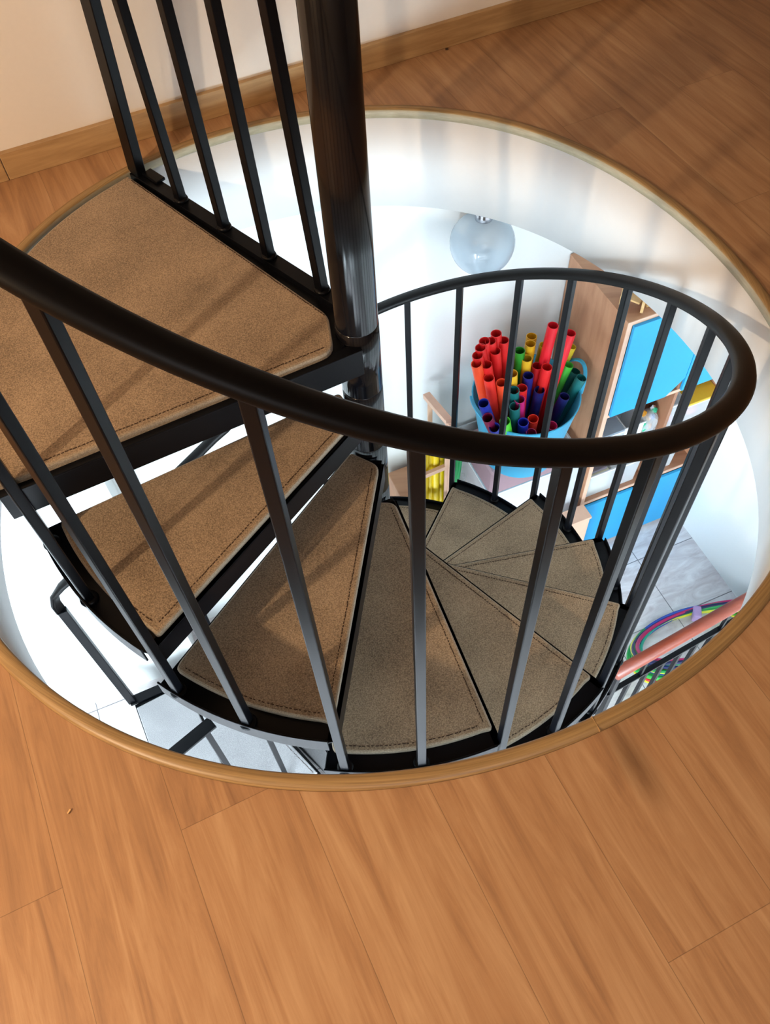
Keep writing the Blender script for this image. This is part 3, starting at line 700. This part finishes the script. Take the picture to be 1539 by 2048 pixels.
# ---------------------------------------------------------------- tub of sound tubes on clear boxes
TC = sn(.915, .665, 0); TZ0, TZ1 = -1.72, -1.34
bin_box(.68, 1.17, .49, .91, FZ, -2.17, 'large clear storage box on the tiles carrying another box', None, 'clear')
bin_box(.70, 1.17, .51, .91, -2.168, -1.745, 'large clear storage box of pinkish cloth directly below the blue tub', None, 'clear')
bm = nb(); snbox(bm, .76, 1.10, .60, .87, -2.16, -1.735); obj('cloth_bundle', recalc(bm), plastic('pinkish_cloth', (205, 170, 178), .9), None, 'folded pinkish cloth inside the clear box under the tub', 'cloth', bevel=.02)
bm = nb(); snbox(bm, .74, 1.12, .55, .87, -2.59, -2.25); obj('cloth_bundle', recalc(bm), plastic('white_cloth', (220, 220, 224), .9), None, 'folded white cloth inside the bottom clear box', 'cloth', bevel=.02)
# crossbars on the box that carry the tub
TB = thing('flexible_tub', 'sky-blue flexible tub with two loop handles full of coloured tubes', 'tub', TC + Vector((0, 0, TZ0)))
bm = nb(); lathe(bm, [(.0001, TZ0), (.150, TZ0), (.160, TZ0 + .01), (.218, TZ1 - .01), (.222, TZ1), (.215, TZ1), (.156, TZ0 + .014), (.0001, TZ0 + .012)], TC, 48)
o = obj('tub_body', recalc(bm), M['tub'], TB, smooth=True); o.location = -TB.location
for sg in (-1, 1):
    amp = .03 if sg > 0 else .004; hz = .075 if sg > 0 else .02; pth = []
    for i in range(17):
        u = i / 16; an = (u - .5) * R(46); rr_ = .2215 + amp * math.sin(math.pi * u)
        pth.append(TC + (E1 * sg * math.cos(an) + N1 * math.sin(an)) * rr_ + Vector((0, 0, TZ1 - .012 + hz * math.sin(math.pi * u))))
    bm = nb()
    sweep(bm, pth, [(-.008, -.004), (.008, -.004), (.008, .004), (-.008, .004)])
    o = obj('handle', recalc(bm), M['tub'], TB, bevel=.002); o.location = -TB.location
# colour name, rgb, top in photograph (crop frame), row depth
RD, OR = (224, 36, 36), (244, 78, 40)
tubes = [('red', RD, 470, 240, 'tallest at the back left'), ('red', RD, 350, 318, 0), ('red', RD, 412, 318, 0), ('red', RD, 545, 310, 0), ('red', RD, 310, 385, 0), ('red', RD, 280, 465, 0),
 ('red', RD, 462, 420, 0), ('orange', OR, 268, 550, 'leaning at the far left rim'), ('red', RD, 372, 560, 0), ('red', (236, 50, 40), 395, 695, 0), ('orange', OR, 525, 745, 'near the middle of the left side'),
 ('green', (44, 140, 40), 712, 415, 'dark green at the back'), ('yellow', (226, 168, 30), 835, 268, 'tallest of the yellow ones'), ('yellow', (226, 168, 30), 822, 345, 0), ('yellow', (230, 176, 40), 786, 495, 0), ('yellow', (230, 180, 30), 635, 650, 0),
 ('red', (190, 24, 30), 893, 572, 0), ('red', (226, 30, 44), 1055, 158, 'tallest of all, at the back middle'), ('red', (226, 34, 50), 1232, 235, 'long and leaning right beside the tallest'), ('red', RD, 992, 585, 0),
 ('yellow', (222, 190, 40), 1240, 370, 0), ('yellow', (222, 170, 30), 965, 360, 0), ('green', (84, 200, 70), 1212, 560, 'light green at the right'), ('teal', (20, 92, 92), 1285, 628, 0), ('teal', (24, 110, 110), 1345, 695, 0),
 ('navy', (36, 34, 120), 800, 672, 0), ('navy', (26, 26, 90), 915, 820, 0), ('navy', (26, 30, 110), 1172, 885, 0), ('navy', (30, 44, 150), 340, 955, 0), ('maroon', (120, 20, 60), 382, 1105, 'short and dark at the left rim'),
 ('teal', (34, 110, 110), 660, 988, 0), ('teal', (24, 80, 80), 652, 822, 0), ('red', RD, 735, 800, 0), ('magenta', (206, 40, 120), 712, 915, 0), ('navy', (32, 40, 160), 748, 1150, 0), ('orange', (240, 50, 30), 850, 1115, 'short, lying low at the front'),
 ('magenta', (222, 50, 120), 1045, 1185, 0), ('green', (90, 210, 50), 560, 1140, 'short bright green at the front'), ('magenta', (190, 40, 100), 830, 1262, 0), ('navy', (30, 30, 120), 452, 1205, 0)]
cnt = {}
for cn, *_ in tubes: cnt[cn] = cnt.get(cn, 0) + 1
for i, (cn, rgb, zx, zy, note) in enumerate(tubes):
    q = (900 + zx / 5.13, 620 + zy / 5.13)
    nt = .50 + (1 - (zy - 150) / 1110) * .30
    nt += {(1055, 158): -.10, (1232, 235): -.12, (992, 585): -.04, (965, 360): .03, (835, 268): .02, (1045, 1185): -.02, (1172, 885): -.03, (1345, 695): -.05}.get((zx, zy), 0)
    top = atn(q, nt)
    s_ = top.dot(E1)
    base = sn(.915 + max(-.10, min(.10, (s_ - .915) * .45)), .665 + max(-.11, min(.09, (nt - .66) * .7)), TZ0 + .02)
    bo = Vector((base.x - TC.x, base.y - TC.y, 0))
    if bo.length > .105: base = Vector((TC.x, TC.y, base.z)) + bo.normalized() * .105
    d_ = (top - base)
    bm = nb(); L_ = d_.length; r_ = .0215
    lathe(bm, [(r_, 0), (r_, L_), (r_ - .0022, L_), (r_ - .0022, .01)], base, 20, axis=d_)
    bm.faces.ensure_lookup_table()
    lab = ('%s plastic tube in the blue tub, %s' % (cn, note)) if note else '%s plastic tube standing in the blue tub' % cn
    mat = plastic('tube_%s_%d' % (cn, rgb[0]), rgb, .38)
    o = obj('sound_tube', recalc(bm), mat, None, lab, 'tube', None if note else cn + ' tubes in the blue tub', smooth=True)
    e_ = o.modifiers.new('e', 'EDGE_SPLIT'); e_.split_angle = R(50)

# ---------------------------------------------------------------- wooden rack with yellow and green tubes
rkz = -2.42
RK = thing('wooden_rack', 'pale wooden frame rack holding yellow and green tubes against the wall', 'rack', sn(.52, .72, FZ))
def rpart(name, a, b, w=.014, w2=.014):
    bm = nb(); d_ = (b - a).normalized(); s, u = frame(d_); bx(bm, (a + b) / 2, w, w2, (b - a).length / 2, s, u, d_)
    o = obj(name, recalc(bm), M['beech_edge'], RK, bevel=.002); o.location = -RK.location
tl = atn((852, 790), .86); tr_ = atn((900, 846), .66)
rpart('top_rail', tl, tl + (tr_ - tl) * 1.12, .016, .012)
for pnt in (tl + (tr_ - tl) * .16, tl + (tr_ - tl) * 1.05): rpart('upright', pnt, Vector((pnt.x, pnt.y, FZ)), .010, .010)
pl = atn((846, 952), .66); pr = atn((893, 932), .66)
rpart('cross_rail', pl, pr, .009, .012)
rpart('upright', Vector((pl.x, pl.y, pl.z + .35)), Vector((pl.x, pl.y, FZ)), .010, .010)
rpart('upright', Vector((pr.x, pr.y, pr.z + .30)), Vector((pr.x, pr.y, FZ)), .012, .010)
rpart('base_board', sn(.30, .70, FZ + .03), sn(.62, .70, FZ + .03), .012, .03)
for i, px in enumerate((849, 859, 870, 880)):
    t_ = atn((px, 905), .70 + (i % 2) * .012); b_ = atn((px + (-2 + i), 1000), .70 + (i % 2) * .012)
    d_ = (t_ - b_).normalized(); top = t_ + d_ * .10; bot = b_ - d_ * ((b_.z - FZ - .03) / d_.z)
    bm = nb(); lathe(bm, [(.0175, 0), (.0175, (top - bot).length), (.0155, (top - bot).length), (.0155, .01)], bot, 18, axis=top - bot)
    o = obj('sound_tube', recalc(bm), plastic('rack_yellow', (240, 206, 10)), None, 'bright yellow tube standing in the wooden rack', 'tube', 'yellow tubes in the wooden rack', smooth=True)
for i, (px, py) in enumerate(((916, 868), (924, 866))):
    t_ = atn((px, py), .66); b_ = atn((px - 14 - i * 4, py + 130), .66)
    d_ = (t_ - b_).normalized(); bot = b_ - d_ * ((b_.z - FZ - .03) / d_.z)
    bm = nb(); lathe(bm, [(.0001, (t_ - bot).length), (.0165, (t_ - bot).length), (.0165, 0)], bot, 18, axis=t_ - bot)
    obj('sound_tube', recalc(bm), plastic('rack_green', (16, 140, 70)), None, 'dark green tube leaning between the wooden rack and the clear box', 'tube', 'green tubes beside the wooden rack', smooth=True)
# low brown crate at the wall left of the rack
bm = nb(); cs_ = atn((800, 975), .80); snbox(bm, cs_.dot(E1) - .02, cs_.dot(E1) + .12, .74, .90, FZ, cs_.z); obj('wooden_crate', recalc(bm), M['beech'], None, 'brown wooden crate against the wall, left of the rack', 'crate', bevel=.004)

# ---------------------------------------------------------------- globe wall lamp
GC = atn((964, 484), .795)
LP = thing('wall_lamp', 'rounded opal glass wall lamp with chrome fitting on the white wall downstairs', 'lamp', GC + N1 * .135)
bm = nb(); bmesh.ops.create_uvsphere(bm, u_segments=40, v_segments=24, radius=.112)
for v in bm.verts: v.co.z *= 1.02 if v.co.z < 0 else .9; v.co += GC
o = obj('glass_shade', recalc(bm), M['glass'], LP, smooth=True); o.location = -LP.location
gs_, gn_ = GC.dot(E1), GC.dot(N1)
bm = nb(); lathe(bm, [(.0001, .09), (.03, .09), (.03, .125), (.0001, .125)], GC, 24)
snbox(bm, gs_ - .012, gs_ + .012, gn_, .93, GC.z + .108, GC.z + .124); snbox(bm, gs_ - .05, gs_ + .05, .916, .93, GC.z + .07, GC.z + .17)
o = obj('chrome_bracket', recalc(bm), M['chrome'], LP, 'chrome bracket'); o.location = -LP.location
# a crumb and a speck on the floor
bm = nb(); p_ = atz((138, 1623), .002); bx(bm, p_, .0035, .0012, .0012, Vector((.5, .86, 0)), Vector((-.86, .5, 0))); obj('crumb', recalc(bm), M['ply'], None, 'tiny pale crumb lying on the floorboards at lower left', 'crumb')
bm = nb(); p_ = atz((893, 98), .002); bx(bm, p_, .004, .003, .0015); obj('floor_stop', recalc(bm), M['stitch'], None, 'tiny dark speck on the floor by the far baseboard', 'speck')

# ---------------------------------------------------------------- light
def area(name, loc, target, sx, sy, power, col):
    l = bpy.data.lights.new(name, 'AREA'); l.shape = 'RECTANGLE'; l.size = sx; l.size_y = sy; l.energy = power; l.color = col
    o = bpy.data.objects.new(name, l); COL.objects.link(o); o.location = loc
    o.rotation_euler = (Vector(target) - Vector(loc)).to_track_quat('-Z', 'Y').to_euler(); return o
def bulb(name, loc, power, col, r=.04):
    l = bpy.data.lights.new(name, 'POINT'); l.energy = power; l.color = col; l.shadow_soft_size = r
    o = bpy.data.objects.new(name, l); COL.objects.link(o); o.location = loc; return o
# downstairs: daylight from the windows behind and to the left
area('window_daylight_front', sn(-.6, -3.9, -1.5), sn(-.1, 0, -2.0), 4.2, 1.6, 120, (.74, .90, 1))
area('window_daylight_left', sn(-2.9, -2.6, -1.4), sn(1.8, -.6, -2.2), 2.2, 1.6, 390, (.74, .90, 1))
# upstairs: warm lamp standing to the front left
bulb('warm_bulb', (-1.95, -1.90, 1.75), 185, (1, .75, .50), .03)
bulb('warm_bulb', (-1.80, -2.06, 1.75), 46, (1, .75, .50), .03)
area('upper_neutral_fill', (.6, -3.0, 1.9), (.2, -.6, 0), 1.6, 1.2, 20, (.9, .94, 1))  # added neutral fill for the upper room, no window known there
w = bpy.data.worlds.new('world'); C.world = w; w.use_nodes = True
w.node_tree.nodes['Background'].inputs[0].default_value = (.8, .85, .9, 1); w.node_tree.nodes['Background'].inputs[1].default_value = .2

# ---------------------------------------------------------------- camera
cam = bpy.data.cameras.new('camera'); co = bpy.data.objects.new('camera', cam); COL.objects.link(co)
m3 = Matrix((RT, UP, -fw)).transposed(); co.matrix_world = Matrix.Translation(CAM) @ m3.to_4x4()
cam.sensor_fit = 'HORIZONTAL'; cam.sensor_width = 36; cam.lens = 36 * FOC / W; cam.clip_start = .01
C.camera = co
vs = C.view_settings; vs.view_transform = 'Standard'; vs.look = 'None'; vs.gamma = 1; vs.exposure = 0; vs.use_curve_mapping = False
C.display_settings.display_device = 'sRGB'
